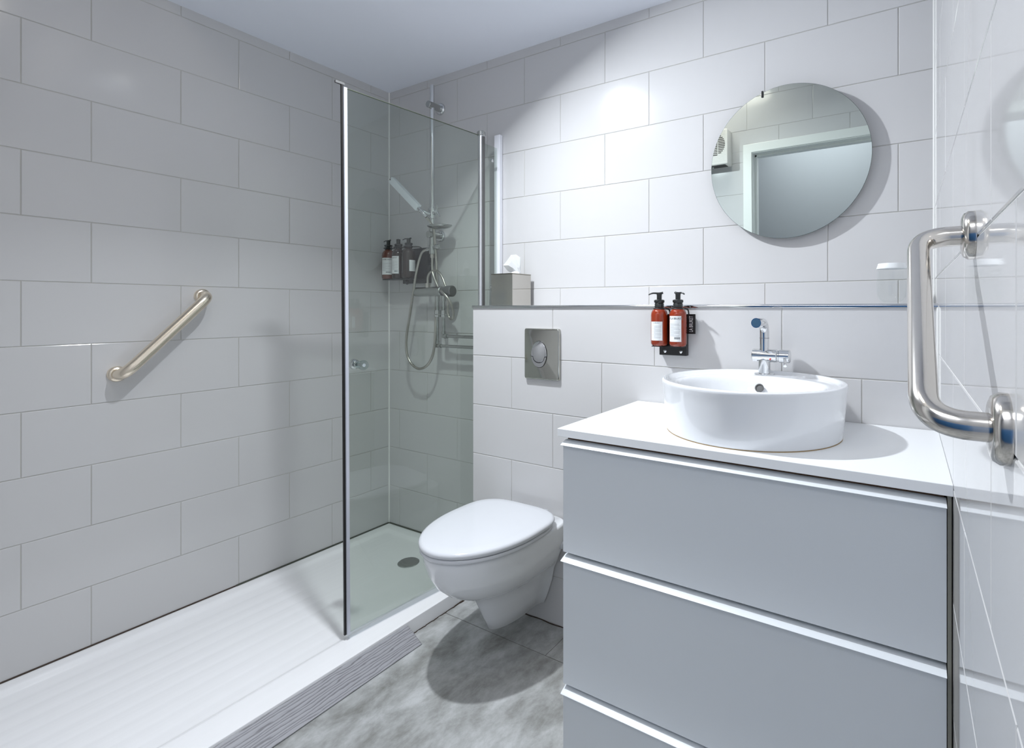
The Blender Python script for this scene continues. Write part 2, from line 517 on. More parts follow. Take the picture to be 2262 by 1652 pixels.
# silicone and trims
bm = new(); cyl(bm, (0.001, -0.001, 0.055), (0.001, -0.001, CZ), 0.0042, seg=10); struct(obj('trim_1', bm, M['silicone_w'], smooth=True), 'white silicone bead in the shower corner', 'silicone bead')
bm = new(); cyl(bm, (WX - 0.001, -0.001, LW_Z), (WX - 0.001, -0.001, CZ), 0.0035, seg=10); cyl(bm, (WX - 0.001, LW_Y - 0.001, 0.86), (WX - 0.001, LW_Y - 0.001, LW_Z), 0.0035, seg=10)
struct(obj('trim_2', bm, M['silicone_w'], smooth=True), 'white silicone bead in the right-hand corner', 'silicone bead')
bm = new(); cyl(bm, (0.001, -0.72, 0.0555), (0.001, -1.598, 0.0555), 0.0032, seg=8); struct(obj('trim_3', bm, M['silicone_brown'], smooth=True), 'dark brown joint between tray and left wall', 'silicone bead')
bm = new(); cyl(bm, (0.001, -0.001, 0.0555), (0.001, -0.72, 0.0555), 0.0045, seg=8); cyl(bm, (0.001, -0.001, 0.0555), (LW_X, -0.001, 0.0555), 0.0045, seg=8)
struct(obj('trim_4', bm, M['silicone_green'], smooth=True), 'mouldy dark bead around the tray inside the shower', 'silicone bead')
# chrome edge profile on the ledge
bm = new()
path = [(LW_X - 0.002, LW_Y + 0.001, LW_Z + 0.0), (WX - 0.001, LW_Y + 0.001, LW_Z + 0.0)]
prof = [(-0.004, -0.006), (-0.0052, -0.002), (-0.0045, 0.0022), (-0.0015, 0.0042), (0.006, 0.0044), (0.006, -0.006)]
loft(bm, [[(x, LW_Y + a, LW_Z + c) for a, c in prof] for x in (LW_X - 0.002, WX - 0.001)])
struct(obj('trim_5', bm, M['chrome'], smooth=True, angle=50), 'chrome edge profile along the ledge', 'edge trim')
# dark dirty joint where cistern wall and tray meet the floor
bm = new(); tube(bm, [(x, LW_Y - 0.002 - 0.002 * sin(x * 60), 0.001) for x in [0.79 + 0.01 * i for i in range(76)]], 0.0022, seg=6)
struct(obj('trim_6', bm, M['silicone_brown'], smooth=True), 'crumbling dark joint under the cistern wall', 'joint')
bm = new(); tube(bm, [(0.7885 + 0.0015 * sin(i * 1.3) + 0.001 * sin(i * 3.1), LW_Y - 0.004 - 0.01 * i, 0.001) for i in range(34)], lambda t: 0.0016 + 0.0022 * max(0, sin(t * 9)) * (t < .5), seg=6)
struct(obj('trim_7', bm, M['silicone_brown'], smooth=True), 'broken dark joint along the tray foot', 'joint')

# ------------------------------------------------------------ shower tray
TZ = 0.054
TX = 0.787
tr = thing('shower_tray', 'long white shower tray along the left wall with shallow ridges', 'shower tray', (0.39, -0.8, 0))
bm = new()
nx, ny = 60, 90


def tray_z(x, y):
    e = min(x - 0.0, TX - x, -y, y + 1.598)
    e2 = min(x - 0.0, TX - 0.055 - x + 0.0, -y, y + 1.598)
    d = max(0.0, min(1.0, (e2 - 0.045) / 0.03)); d = d * d * (3 - 2 * d)
    z = TZ - 0.010 * d
    rid = 0.0
    if y < -0.60 and 0.06 < x < TX - 0.07:
        k = (x - 0.06) / 0.062
        rid = -0.0005 * max(0, 1 - abs(k - round(k)) * 14)
    return z + rid


xs = sorted(set([0.0005, 0.02, 0.035, 0.045, 0.05, 0.055, 0.06, 0.065, 0.07, 0.075] + [0.06 + 0.062 * k + s * 0.0044 for k in range(0, 11) for s in (-1, 0, 1)] + [TX - 0.055 - 0.075 + 0.003 * i for i in range(11)] + [TX - 0.06, TX - 0.04, TX - 0.02, TX - 0.006, TX - 0.002]))
ys = sorted(set([-0.0005, -0.02, -0.045, -0.05, -0.055, -0.06, -0.065, -0.07, -0.075] + [-0.1 * k for k in range(1, 16)] + [-0.598, -0.602, -1.53, -1.54, -1.55, -1.598]))
grid = [[bm.verts.new((x, y, tray_z(x, y))) for x in xs] for y in ys]
for j in range(len(ys) - 1):
    for i in range(len(xs) - 1): bm.faces.new((grid[j][i], grid[j][i + 1], grid[j + 1][i + 1], grid[j + 1][i]))
# front apron with rounded edge
ap = []
for j, y in enumerate(ys):
    ap.append([grid[j][-1]] + [bm.verts.new((x, y, z)) for x, z in ((TX - 0.0006, TZ - 0.0010), (TX, TZ - 0.003), (TX, 0.0))])
for A, B in zip(ap, ap[1:]):
    for i in range(3): bm.faces.new((A[i], A[i + 1], B[i + 1], B[i]))
obj('tray_body', bm, M['acrylic'], tr, smooth=True, angle=30)
bm = new(); lathe(bm, (0.420, -0.222, TZ - 0.0105), (0, 0, 1), [(0, 0.046), (0.003, 0.046), (0.006, 0.042), (0.0072, 0.02), (0.0074, 0.0)], seg=40)
dr = obj('drain_cover', bm, M['chrome_dull'], tr, smooth=True); dr['label'] = 'round chrome drain cover'
# threshold ramp
bm = new()
yy = [-0.530 - 0.05 * i for i in range(22)]
rings = []
for i, y in enumerate(yy):
    e = 0.0 if i else 0.0
    rings.append([(0.7885, y, 0.0005), (0.862, y + 0.004 * (i == 0), 0.0005), (0.863, y - 0.002, 0.004), (0.7895, y, 0.047), (0.7882, y, 0.046)])
loft(bm, rings)
tag(obj('threshold_ramp', bm, M['plank'], loc=(0.82, -1.0, 0)), 'grey wood-grain ramp strip sloping from tray edge to the floor', 'ramp')

# ------------------------------------------------------------ shower screen
GP = (0.748, -0.112)           # hinge post
GE = (0.6935, -0.704)          # free edge of the door, at the bottom
sc = thing('shower_screen', 'hinged glass shower screen with chrome post and black seal', 'shower screen', (GP[0], GP[1], TZ))
GZ = 1.905


def gpt(t, z):   # along the door; the pane leans a little
    lean = 0.012 * (z - 0.06) / 1.85
    return Vector((GP[0] + (GE[0] - GP[0]) * t, GP[1] + (GE[1] - lean - GP[1]) * t, z))


def gpanel(bm, t0, t1, z0, z1, th, off=0.0):
    n = Vector((GE[1] - GP[1], -(GE[0] - GP[0]), 0)).normalized()
    vs = []
    for z in (z0, z1):
        for t, s in ((t0, -1), (t1, -1), (t1, 1), (t0, 1)):
            vs.append(bm.verts.new(gpt(t, z) + n * (s * th / 2 + off)))
    for q in ((0, 3, 2, 1), (4, 5, 6, 7), (0, 1, 5, 4), (1, 2, 6, 5), (2, 3, 7, 6), (3, 0, 4, 7)): bm.faces.new([vs[i] for i in q])
    return bm


bm = new(); gpanel(bm, 0.028, 0.975, TZ + 0.022, GZ, 0.006); gd = obj('glass_door', bm, M['glass'], sc); gd['label'] = 'large swinging glass pane'
bm = new(); gpanel(bm, 0.975, 0.992, TZ + 0.018, GZ + 0.002, 0.010)
obj('edge_profile', bm, M['alu_white'], sc)['label'] = 'pale aluminium edge profile'
bm = new(); gpanel(bm, 0.9925, 1.003, TZ + 0.018, GZ + 0.012, 0.007, 0.004)
sl = obj('edge_seal', bm, M['seal_black'], sc); sl['label'] = 'black vertical seal strip'
bm = new(); gpanel(bm, 0.985, 1.035, GZ + 0.010, GZ + 0.018, 0.008, 0.004); obj('seal_cap', bm, M['rubber'], sc)
bm = new(); gpanel(bm, 0.028, 0.985, TZ + 0.004, TZ + 0.022, 0.008)
obj('bottom_seal', bm, pane('clear_seal', (0.93, 0.94, 0.96), 1.4), sc)['label'] = 'clear bottom sealing strip'
bm = new(); gpanel(bm, 0.03, 0.975, GZ, GZ + 0.0012, 0.006); obj('glass_top_edge', bm, mat('green_glass_edge', (0.12, 0.14, 0.09), 0.2), sc)['label'] = 'dark green polished glass edge'
# post with cap
bm = new(); cyl(bm, (GP[0], GP[1], TZ), (GP[0], GP[1], GZ), 0.0135, seg=32); post = obj('hinge_post', bm, mat('satin_chrome_post', (0.86, 0.87, 0.90), 0.24, 1.0), sc, smooth=True)
bm = new(); cyl(bm, (GP[0], GP[1], GZ), (GP[0], GP[1], GZ + 0.020), 0.0175, seg=36, bev=0.003)
for i in range(18):
    a = 2 * pi * i / 18
    box(bm, GP[0] + 0.0172 * cos(a) - .001, GP[0] + 0.0172 * cos(a) + .001, GP[1] + 0.0172 * sin(a) - .001, GP[1] + 0.0172 * sin(a) + .001, GZ + 0.003, GZ + 0.016)
obj('post_cap', bm, M['chrome_dull'], sc, smooth=True)
bm = new(); box(bm, GP[0] + 0.012, GP[0] + 0.018, GP[1] - 0.010, GP[1] + 0.004, TZ, GZ - 0.004, 0.001); obj('hinge_seal', bm, M['rubber'], sc)
bm = new(); box(bm, GP[0] + 0.004, GP[0] + 0.010, GP[1] + 0.012, -0.020, TZ + 0.004, GZ - 0.03); obj('fixed_pane', bm, M['glass'], sc)['label'] = 'narrow fixed glass pane beside the wall'
bm = new(); box(bm, 0.740, 0.772, -0.022, -0.002, TZ, GZ + 0.030, 0.002); wp = obj('wall_profile', bm, M['profile_white'], sc); wp['label'] = 'white wall-mounted aluminium profile'
for z in (1.81, 1.262):
    bm = new(); cyl(bm, (0.756, -0.062, z), (0.768, -0.062, z), 0.0065, seg=16, bev=0.001); obj('pane_screw', bm, M['chrome'], sc, smooth=True)
# knobs (one each side of the pane)
n = Vector((GE[1] - GP[1], -(GE[0] - GP[0]), 0)).normalized()
if n.x < 0: n = -n
kc = gpt(0.915, 0.976)
bm = new(); lathe(bm, kc + n * 0.003, n, [(0, 0.012), (0.006, 0.012), (0.012, 0.010), (0.016, 0.012), (0.022, 0.0165), (0.034, 0.0165), (0.040, 0.013), (0.041, 0.0)], seg=36)
k1 = obj('door_knob', bm, M['knob_clear'], sc, smooth=True); k1['label'] = 'clear round knob'
bm = new(); lathe(bm, kc + n * 0.003, n, [(0, 0.006), (0.034, 0.006), (0.034, 0.0)], seg=16); obj('knob_pin', bm, M['chrome'], k1, smooth=True)
bm = new(); lathe(bm, kc - n * 0.003, -n, [(0, 0.010), (0.008, 0.010), (0.014, 0.016), (0.028, 0.018), (0.034, 0.015), (0.036, 0.0)], seg=36)
k2 = obj('door_knob', bm, M['chrome'], sc, smooth=True); k2['label'] = 'chrome round knob on the shower side'

# ------------------------------------------------------------ grab bars
def grab(name, label, A, B, wall_n, r, off, m, rr, bend):
    A = Vector(A); B = Vector(B); wn = Vector(wall_n)
    t = thing(name, label, 'grab bar', A)
    bm = new(); pts = fillet_path([A + wn * 0.004, A + wn * off, B + wn * off, B + wn * 0.004], bend, 12); tube(bm, pts, r, seg=28)
    obj('bar', bm, m, t, smooth=True)
    for P_ in (A, B):
        bm = new(); lathe(bm, P_, wn, [(0, rr), (0.006, rr), (0.011, rr - 0.003), (0.013, rr - 0.008), (0.0135, r)], seg=40)
        obj('flange', bm, m, t, smooth=True)
    return t


grab('grab_bar', 'champagne coloured diagonal grab bar on the left shower wall', (0, -1.088, 0.945), (0, -0.838, 1.216), (1, 0, 0), 0.0185, 0.062, M['brass_steel'], 0.0265, 0.045)
grab('grab_bar', 'shiny steel grab bar close up at the right edge', (WX, -0.985, 1.256), (WX, -1.228, 1.068), (-1, 0, 0), 0.0122, 0.058, M['steel'], 0.0295, 0.034)

# ------------------------------------------------------------ toilet
XC, YB, YF, HW = 1.085, -0.232, -0.688, 0.187


def oval(xc, yb, yf, hw, z, back=0.86, n=72, fr=0.60, sq=4.2):
    """toilet outline: half ellipse at the front, soft squared back"""
    L = yb - yf; ym = yf + L * fr
    pts = []
    for i in range(n):
        a = 2 * pi * i / n; c, s = cos(a), sin(a)
        if s < 0: x = hw * c; y = ym + s * (ym - yf)
        else:
            e = 2 / sq
            x = hw * math.copysign(abs(c) ** e, c) * (1 - (1 - back) * s ** 2)
            y = ym + (yb - ym) * abs(s) ** e
        pts.append((xc + x, y, z))
    return pts


to = thing('toilet', 'wall-hung white toilet with closed lid beside the vanity', 'toilet', (XC, LW_Y, 0.25))
bm = new()
R = []
#        z      yb      yf      hw    back
lev = [(0.068, -0.202, -0.415, 0.040, 1.7), (0.074, -0.201, -0.430, 0.050, 1.7), (0.12, -0.200, -0.452, 0.062, 1.75), (0.17, -0.200, -0.475, 0.077, 1.7),
       (0.215, -0.200, -0.500, 0.093, 1.5), (0.228, -0.200, -0.530, 0.105, 1.38), (0.240, -0.200, -0.566, 0.121, 1.22), (0.262, -0.200, -0.602, 0.139, 1.1), (0.295, -0.200, -0.637, 0.158, 1.0),
       (0.335, -0.200, -0.662, 0.173, .96), (0.375, -0.200, -0.674, 0.1795, .95), (0.396, -0.200, -0.677, 0.1805, .95), (0.403, -0.201, -0.674, 0.178, .95), (0.406, -0.204, -0.668, 0.172, .95)]
for z, yb, yf, hw, bk in lev: R.append(oval(XC, yb, yf, hw, z, bk, sq=9.0))
loft(bm, R)
obj('bowl', bm, M['ceramic'], to, smooth=True, angle=60)
bm = new(); loft(bm, [oval(XC, -0.245, -0.683, 0.181, 0.407), oval(XC, -0.243, -0.686, 0.185, 0.411), oval(XC, -0.243, -0.686, 0.185, 0.416), oval(XC, -0.246, -0.683, 0.182, 0.4195)])
obj('seat', bm, M['plastic'], to, smooth=True, angle=50)
bm = new(); loft(bm, [oval(XC, -0.238, -0.684, 0.183, 0.4215), oval(XC, -0.234, -0.688, 0.187, 0.425), oval(XC, -0.233, -0.689, 0.188, 0.432), oval(XC, -0.236, -0.686, 0.185, 0.4385), oval(XC, -0.245, -0.677, 0.177, 0.4415), oval(XC, -0.27, -0.64, 0.15, 0.4430), oval(XC, -0.33, -0.56, 0.10, 0.4438)])
obj('lid', bm, M['plastic'], to, smooth=True, angle=50)
for s in (-1, 1):
    bm = new(); cyl(bm, (XC + s * 0.078, -0.226, 0.405), (XC + s * 0.078, -0.226, 0.4205), 0.013, seg=24, bev=0.002); cyl(bm, (XC + s * 0.06, -0.226, 0.423), (XC + s * 0.096, -0.226, 0.423), 0.0085, seg=20, bev=0.002)
    obj('hinge', bm, M['plastic'], to, smooth=True)
for s in (-1, 1):
    bm = new(); lathe(bm, (XC + s * 0.150, -0.235, 0.325), (s * 0.94, 0, -0.2), [(0, 0.014), (0.016, 0.014), (0.022, 0.011), (0.024, 0.0)], seg=24)
    obj('bolt_cap', bm, M['plastic'], to, smooth=True)

# flush plate
fp = thing('flush_plate', 'polished steel dual flush plate on the cistern wall', 'flush plate', (1.139, LW_Y, 0.90))
bm = new()
x0, x1, z0, z1 = 1.059, 1.219, 0.903, 1.093
rr = 0.007


def rrect(x0, x1, z0, z1, r, y, n=6):
    out = []
    for cx_, cz_, a0 in ((x1 - r, z1 - r, 0), (x0 + r, z1 - r, pi / 2), (x0 + r, z0 + r, pi), (x1 - r, z0 + r, 3 * pi / 2)):
        for i in range(n + 1):
            a = a0 + pi / 2 * i / n
            out.append((cx_ + r * cos(a), y, cz_ + r * sin(a)))
    return out


loft(bm, [rrect(x0, x1, z0, z1, rr, LW_Y + 0.001), rrect(x0, x1, z0, z1, rr, LW_Y - 0.009), rrect(x0 + .0015, x1 - .0015, z0 + .0015, z1 - .0015, rr, LW_Y - 0.0115), rrect(x0 + .004, x1 - .004, z0 + .004, z1 - .004, rr, LW_Y - 0.0125)])
obj('plate', bm, mat('flush_plate_steel', (0.50, 0.50, 0.46), 0.09, 1.0), fp, smooth=True, angle=50)
cxx, czz, yy0 = 1.130, 0.997, LW_Y - 0.0125
bm = new(); ellipse_slab(bm, (cxx, yy0, czz), (1, 0, 0), (0, 0, 1), (0, -1, 0), 0.0375, 0.0505, 0.0006, 48); obj('button_gap', bm, M['black'], fp)
bm = new()
ring = []
for i in range(33):
    a = radians(-8) + radians(196) * i / 32; ring.append((cxx + 0.0355 * cos(a), czz + 0.0485 * sin(a)))
low = []
for i in range(17):
    a = pi + pi * i / 16; low.append((cxx + 0.026 * cos(a), czz - 0.0085 + 0.022 * sin(a)))
poly = ring + low
loft(bm, [[(x, yy0 - d, z) for x, z in poly] for d in (0, 0.003)] + [[(cxx + (x - cxx) * .97, yy0 - 0.004, czz + (z - czz) * .97) for x, z in poly]])
obj('flush_button', bm, M['chrome'], fp, smooth=True, angle=40)['label'] = 'large upper flush button'
bm = new()
ring = []
for i in range(29):
    a = radians(190) + radians(160) * i / 28; ring.append((cxx + 0.0355 * cos(a), czz + 0.0485 * sin(a)))
low = []
for i in range(17):
    a = 2 * pi - pi * i / 16; low.append((cxx + 0.0278 * cos(a), czz - 0.0105 + 0.0222 * sin(a)))
poly = ring + low
loft(bm, [[(x, yy0 - d, z) for x, z in poly] for d in (0, 0.003)] + [[(cxx + (x - cxx) * .975, yy0 - 0.0038, czz - .03 + (z - czz + .03) * .975) for x, z in poly]])
obj('flush_button', bm, M['chrome'], fp, smooth=True, angle=40)['label'] = 'small crescent lower flush button'

# ------------------------------------------------------------ vanity
VX0, VX1 = 1.549, 2.3645
VF = -0.645
va = thing('vanity_cabinet', 'white floor-standing vanity cabinet with three wide drawers', 'cabinet', (1.95, -0.42, 0))
bm = new(); box(bm, VX0 + 0.004, WX - 0.008, VF + 0.004, LW_Y - 0.002, 0.002, 0.826); box(bm, 2.3662, 2.3722, VF - 0.012, LW_Y - 0.002, 0.002, 0.837); obj('carcass', bm, M['carcass_grey'], va)  # second box: filler added by the wall, coloured like the shaded gap
bm = new(); box(bm, VX0 + 0.002, WX - 0.012, VF + 0.001, LW_Y - 0.003, 0.8262, 0.8385); obj('top_rail', bm, M['carcass'], va)['label'] = 'raw brown board edge, shade of the gap put into its colour'  # raw board, darkened in colour for the shade under the countertop


def drawer(z0, z1, nm):
    prof = [(0.0, z0), (-0.017, z0), (-0.018, z0 + 0.001), (-0.018, z1 - 0.016), (-0.019, z1 - 0.0135), (-0.0245, z1 - 0.0115), (-0.030, z1 - 0.0105), (-0.0312, z1 - 0.0093), (-0.029, z1 - 0.0078), (-0.018, z1 - 0.0035), (-0.008, z1), (0.0, z1)]
    bm = new(); loft(bm, [[(x, VF + a, z) for a, z in prof] for x in (VX0, VX1)])
    o = obj('drawer', bm, M['drawer'], va, smooth=True, angle=28); o['label'] = nm
    return o


drawer(0.543, 0.829, 'top drawer front with finger lip')
drawer(0.205, 0.5335, 'middle drawer front with finger lip')
drawer(0.012, 0.1955, 'bottom drawer front with finger lip')
bm = new(); box(bm, 1.534, WX + 0.0001, -0.668, LW_Y - 0.0025, 0.8385, 0.859, 0.0012)
tag(obj('countertop', bm, M['counter'], loc=(1.95, -0.43, 0.8385)), 'thin white countertop on the vanity under the round basin', 'countertop')

# basin
BX, BY, BZ0, BZ1 = 1.965, -0.427, 0.859, 0.988
ba = thing('basin', 'round white ceramic vessel basin on the countertop', 'basin', (BX, BY, BZ0))
bm = new()
NA = 96


def sstep(x): x = max(0.0, min(1.0, x)); return x * x * (3 - 2 * x)


def basin_in(x, y):
    """height inside the rim"""
    r = math.hypot(x, y)
    z = BZ1
    # shallow shelf behind the rim
    z -= 0.008 * sstep((0.212 - r) / 0.012)
    ex, ey = x / 0.186, (y + 0.030) / 0.166
    q = math.hypot(ex, ey)
    z -= 0.088 * sstep((1.0 - q) / 0.30) + 0.012 * sstep((0.8 - q) / 0.8)
    return z


prof_out = [(0.0, 0.196), (0.0, 0.2105), (0.004, 0.2125), (0.045, 0.2165), (0.09, 0.2200), (0.112, 0.2222), (0.120, 0.2240), (0.1255, 0.2240), (0.128, 0.2225), (0.129, 0.2195)]
rings = [[bm.verts.new((BX + r * cos(2 * pi * i / NA), BY + r * sin(2 * pi * i / NA), BZ0 + h)) for i in range(NA)] for h, r in prof_out]
for rad in [0.2165, 0.213, 0.210, 0.206, 0.202, 0.198, 0.193, 0.188, 0.183, 0.178, 0.172, 0.166, 0.160, 0.153, 0.146, 0.139, 0.132, 0.125, 0.117, 0.109, 0.1, 0.09, 0.08, 0.065, 0.05, 0.03, 0.012]:
    rings.append([bm.verts.new((BX + rad * cos(2 * pi * i / NA), BY + rad * sin(2 * pi * i / NA), basin_in(rad * cos(2 * pi * i / NA), rad * sin(2 * pi * i / NA)))) for i in range(NA)])
for A, B in zip(rings, rings[1:]):
    for i in range(NA): bm.faces.new((A[i], A[(i + 1) % NA], B[(i + 1) % NA], B[i]))
bm.faces.new(rings[0][::-1]); bm.faces.new(rings[-1])
obj('bowl', bm, M['ceramic'], ba, smooth=True, angle=70)
bm = new(); lathe(bm, (BX - 0.004, -0.3185, 0.9500), (0, -1, 0.55), [(0, 0.012), (0.003, 0.012), (0.0035, 0.0095), (0.001, 0.009), (0.001, 0.0)], seg=28)
of = obj('overflow_ring', bm, M['rubber'], ba, smooth=True); of['label'] = 'overflow ring, dark of the hole put into its colour'  # shade inside the overflow hole drawn as a dark disc
bm = new(); lathe(bm, (BX, BY - 0.03, basin_in(0, -0.03) - 0.001), (0, 0, 1), [(0, 0.021), (0.003, 0.021), (0.005, 0.018), (0.006, 0.0)], seg=28); obj('drain_plug', bm, M['chrome'], ba, smooth=True)
bm = new(); lathe(bm, (BX, BY, BZ0 - 0.0003), (0, 0, 1), [(0, 0.2118), (0.0022, 0.2121), (0.0022, 0.20)], seg=96); sl2 = obj('base_bead', bm, mat('ochre_bead', (0.30, 0.20, 0.08), 0.5), ba, smooth=True); sl2['label'] = 'thin ochre sealant line at the foot'

# faucet
FX, FY, FZ = 1.9585, -0.250, 0.9802
fa = thing('faucet', 'chrome single-lever mixer tap on the basin rim', 'faucet', (FX, FY, FZ))
bm = new(); lathe(bm, (FX, FY, FZ), (0, 0, 1), [(0, 0.0275), (0.0025, 0.0275), (0.004, 0.0255), (0.0045, 0.018)], seg=40); obj('base_plate', bm, M['chrome'], fa, smooth=True)
bm = new(); cyl(bm, (FX, FY, FZ + 0.003), (FX, FY, 1.034), 0.0165, seg=36); obj('stem', bm, M['chrome'], fa, smooth=True)
bm = new(); cyl(bm, (FX - 0.032, FY, 1.034), (FX + 0.036, FY, 1.034), 0.0185, seg=40, bev=0.002); bd = obj('body', bm, M['chrome'], fa, smooth=True)
bm = new(); cyl(bm, (FX + 0.020, FY - 0.0172, 1.0255), (FX + 0.020, FY - 0.0190, 1.0250), 0.0022, seg=12); obj('hot_mark', bm, M['red'], bd)['label'] = 'small red hot-water dot'
bm = new(); cyl(bm, (FX + 0.0375, FY, 1.034), (FX + 0.040, FY, 1.034), 0.0165, seg=30); cyl(bm, (FX + 0.040, FY, 1.034), (FX + 0.070, FY, 1.034), 0.0185, seg=40, bev=0.0025); hd = obj('handle', bm, M['chrome'], fa, smooth=True)
bm = new(); cyl(bm, (FX + 0.058, FY - 0.012, 1.031), (FX + 0.066, FY - 0.050, 1.012), 0.0042, 0.0048, seg=18, bev=0.0012); obj('lever', bm, M['chrome'], hd, smooth=True)
bm = new(); tube(bm, fillet_path([(FX, FY, 1.045), (FX, FY, 1.1285), (FX, FY - 0.095, 1.1285)], 0.034, 12), 0.0132, seg=32); sp = obj('spout', bm, M['chrome'], fa, smooth=True)
bm = new(); cyl(bm, (FX, FY, 1.083), (FX, FY, 1.0842), 0.0135, seg=32); obj('joint_ring', bm, M['rubber'], sp, smooth=True)
bm = new(); cyl(bm, (FX, FY - 0.0948, 1.1285), (FX, FY - 0.0962, 1.1285), 0.0112, seg=30); obj('spout_end', bm, M['blue_reflection_tip'], sp, smooth=True)['label'] = 'end disc with a blue reflection put into its colour'

# ------------------------------------------------------------ mirror
MX, MZ, MR = 1.975, 1.637, 0.244
TILT = radians(0.9)
mi = thing('wall_mirror', 'round frameless mirror hanging over the basin', 'mirror', (MX, 0, MZ))
Nn = Vector((0, -cos(TILT), -sin(TILT))); Uu = Vector((1, 0, 0)); Vv = Vector((0, -sin(TILT), cos(TILT)))
mc = Vector((MX, -0.030, MZ))
bm = new()
rings = []
for d, r in ((0.0, MR), (0.0045, MR), (0.005, MR - 0.0008)):
    rings.append([mc + Nn * (d - 0.005) + Uu * r * cos(2 * pi * i / 128) + Vv * r * sin(2 * pi * i / 128) for i in range(128)])
loft(bm, rings, cap1=False); obj('mirror_back', bm, M['mirror_edge'], mi)
bm = new(); f = bm.faces.new([bm.verts.new(p + Nn * 0.00005) for p in rings[-1]]); obj('mirror_face', bm, M['mirror'], mi, smooth='keep')
bm = new(); box(bm, MX - 0.11, MX + 0.11, -0.0225, -0.0005, MZ - 0.06, MZ + 0.06, 0.003); obj('hanging_frame', bm, M['rubber'], mi)
bm = new(); box(bm, MX - 0.075, MX - 0.068, -0.038, -0.028, MZ + MR - 0.026, MZ + MR - 0.006, 0.001); obj('edge_clip', bm, M['black_plastic'], mi)

# ------------------------------------------------------------ bottles
def cyl_map(c, r, a0, zc):
    """wrap flat label coordinates onto a cylinder; a0 = facing angle"""
    def f(x, y, z):
        a = a0 + x / r
        return (c[0] + (r + z) * cos(a), c[1] + (r + z) * sin(a), zc + y)
    return f


def strip(bm, place, x0, x1, y0, y1, d, n=10):
    A = [bm.verts.new(place(x0 + (x1 - x0) * i / n, y0, d)) for i in range(n + 1)]
    B = [bm.verts.new(place(x0 + (x1 - x0) * i / n, y1, d)) for i in range(n + 1)]
    for i in range(n): bm.faces.new((A[i], A[i + 1], B[i + 1], B[i]))


def bottle(label, c, z0, r, h, m, nozzle, lab, brand=None, group=None, face=-pi / 2, nl=0.03, label_face=None):
    """c = (x, y); h = body height up to the shoulder; nozzle = angle of the spout"""
    t = thing('pump_bottle', label, 'pump bottle', (c[0], c[1], z0), group)
    bm = new()
    lathe(bm, (c[0], c[1], z0), (0, 0, 1), [(0.0, r * .80), (0.002, r * .90), (0.008, r), (h * .80, r), (h * .88, r * .93), (h * .94, r * .78), (h * .98, r * .55), (h, r * .48), (h + 0.006, r * .46)], seg=40)
    obj('bottle_body', bm, m, t, smooth=True, angle=60)
    bm = new()
    zc = z0 + h
    lathe(bm, (c[0], c[1], zc), (0, 0, 1), [(0, r * .56), (0.012, r * .56), (0.014, r * .50), (0.017, r * .62), (0.023, r * .62), (0.025, r * .5), (0.026, r * .30), (0.042, r * .30), (0.0425, 0)], seg=30)
    pu = obj('pump', bm, M['black_plastic'], t, smooth=True, angle=50)
    bm = new(); dx, dy = cos(nozzle), sin(nozzle)
    P0 = Vector((c[0], c[1], zc + 0.045))
    tube(bm, smooth_path([P0 - Vector((dx, dy, 0)) * r * .45 + Vector((0, 0, .002)), P0, P0 + Vector((dx, dy, 0)) * nl * .6 + Vector((0, 0, 0.0005)), P0 + Vector((dx, dy, 0)) * nl + Vector((0, 0, -0.004))], 6), lambda q: 0.0038 - 0.0018 * q, seg=12)
    cyl(bm, (c[0], c[1], zc + 0.040), (c[0], c[1], zc + 0.047), r * .33, r * .30, seg=20)
    obj('nozzle', bm, M['black_plastic'], pu, smooth=True)
    for (a0, x0, x1, y0, y1, kind) in lab:
        pl = cyl_map(c, r, a0, z0)
        bm = new(); strip(bm, pl, x0, x1, y0, y1, 0.0004)
        lb = obj('paper_label', bm, M['label'], t, smooth='keep'); lb['label'] = 'white printed paper label'
        H = y1 - y0; W_ = x1 - x0
        if kind == 'plain': continue
        bm = new()
        nlines = 17 if kind == 'full' else 18
        for i in range(nlines):
            fy = 0.70 - 0.52 * i / nlines if kind == 'full' else 0.78 - 0.70 * i / nlines
            wd = random.uniform(0.72, 0.88) if i % 5 != 4 else 0.35
            xa = x0 + W_ * (0.10 if kind == 'full' else 0.32)
            strip(bm, pl, xa, x0 + W_ * min(0.92, 0.10 + wd), y0 + H * fy, y0 + H * (fy + 0.010), 0.0006, 6)
            if kind != 'full' and i % 4 == 0: strip(bm, pl, x0 + W_ * .08, x0 + W_ * .26, y0 + H * fy, y0 + H * (fy + 0.012), 0.0006, 3)
        if kind == 'full':
            strip(bm, pl, x0 + W_ * .08, x0 + W_ * .9, y0 + H * .765, y0 + H * .772, 0.0006, 6)
        obj('small_print', bm, M['ink_grey'], lb, smooth='keep')
        if kind == 'full':
            bm = new()
            xx = x0 + W_ * .48
            while xx < x0 + W_ * .90:
                ww = random.choice((0.0003, 0.0006, 0.0009)); strip(bm, pl, xx, xx + ww, y0 + H * .10, y0 + H * .18, 0.0006, 1); xx += ww + random.choice((0.0004, 0.0006))
            obj('barcode', bm, M['ink'], lb, smooth='keep')
        if brand:
            sz = W_ * (0.175 if kind == 'full' else 0.12)
            xm = (x0 + x1) / 2; ym = y0 + H * (0.90 if kind == 'full' else 0.93)
            text_mesh(brand, sz, M['ink'] if kind == 'full' else M['ink_grey'], 'brand_lettering', lb, lambda x, y, z: pl(xm + x, ym + y * 1.25, 0.0007 + z))
    return t


# facing angle from a bottle to the camera
def face_to_cam(x, y): return math.atan2(-1.7635 - y, 2.3019 - x)


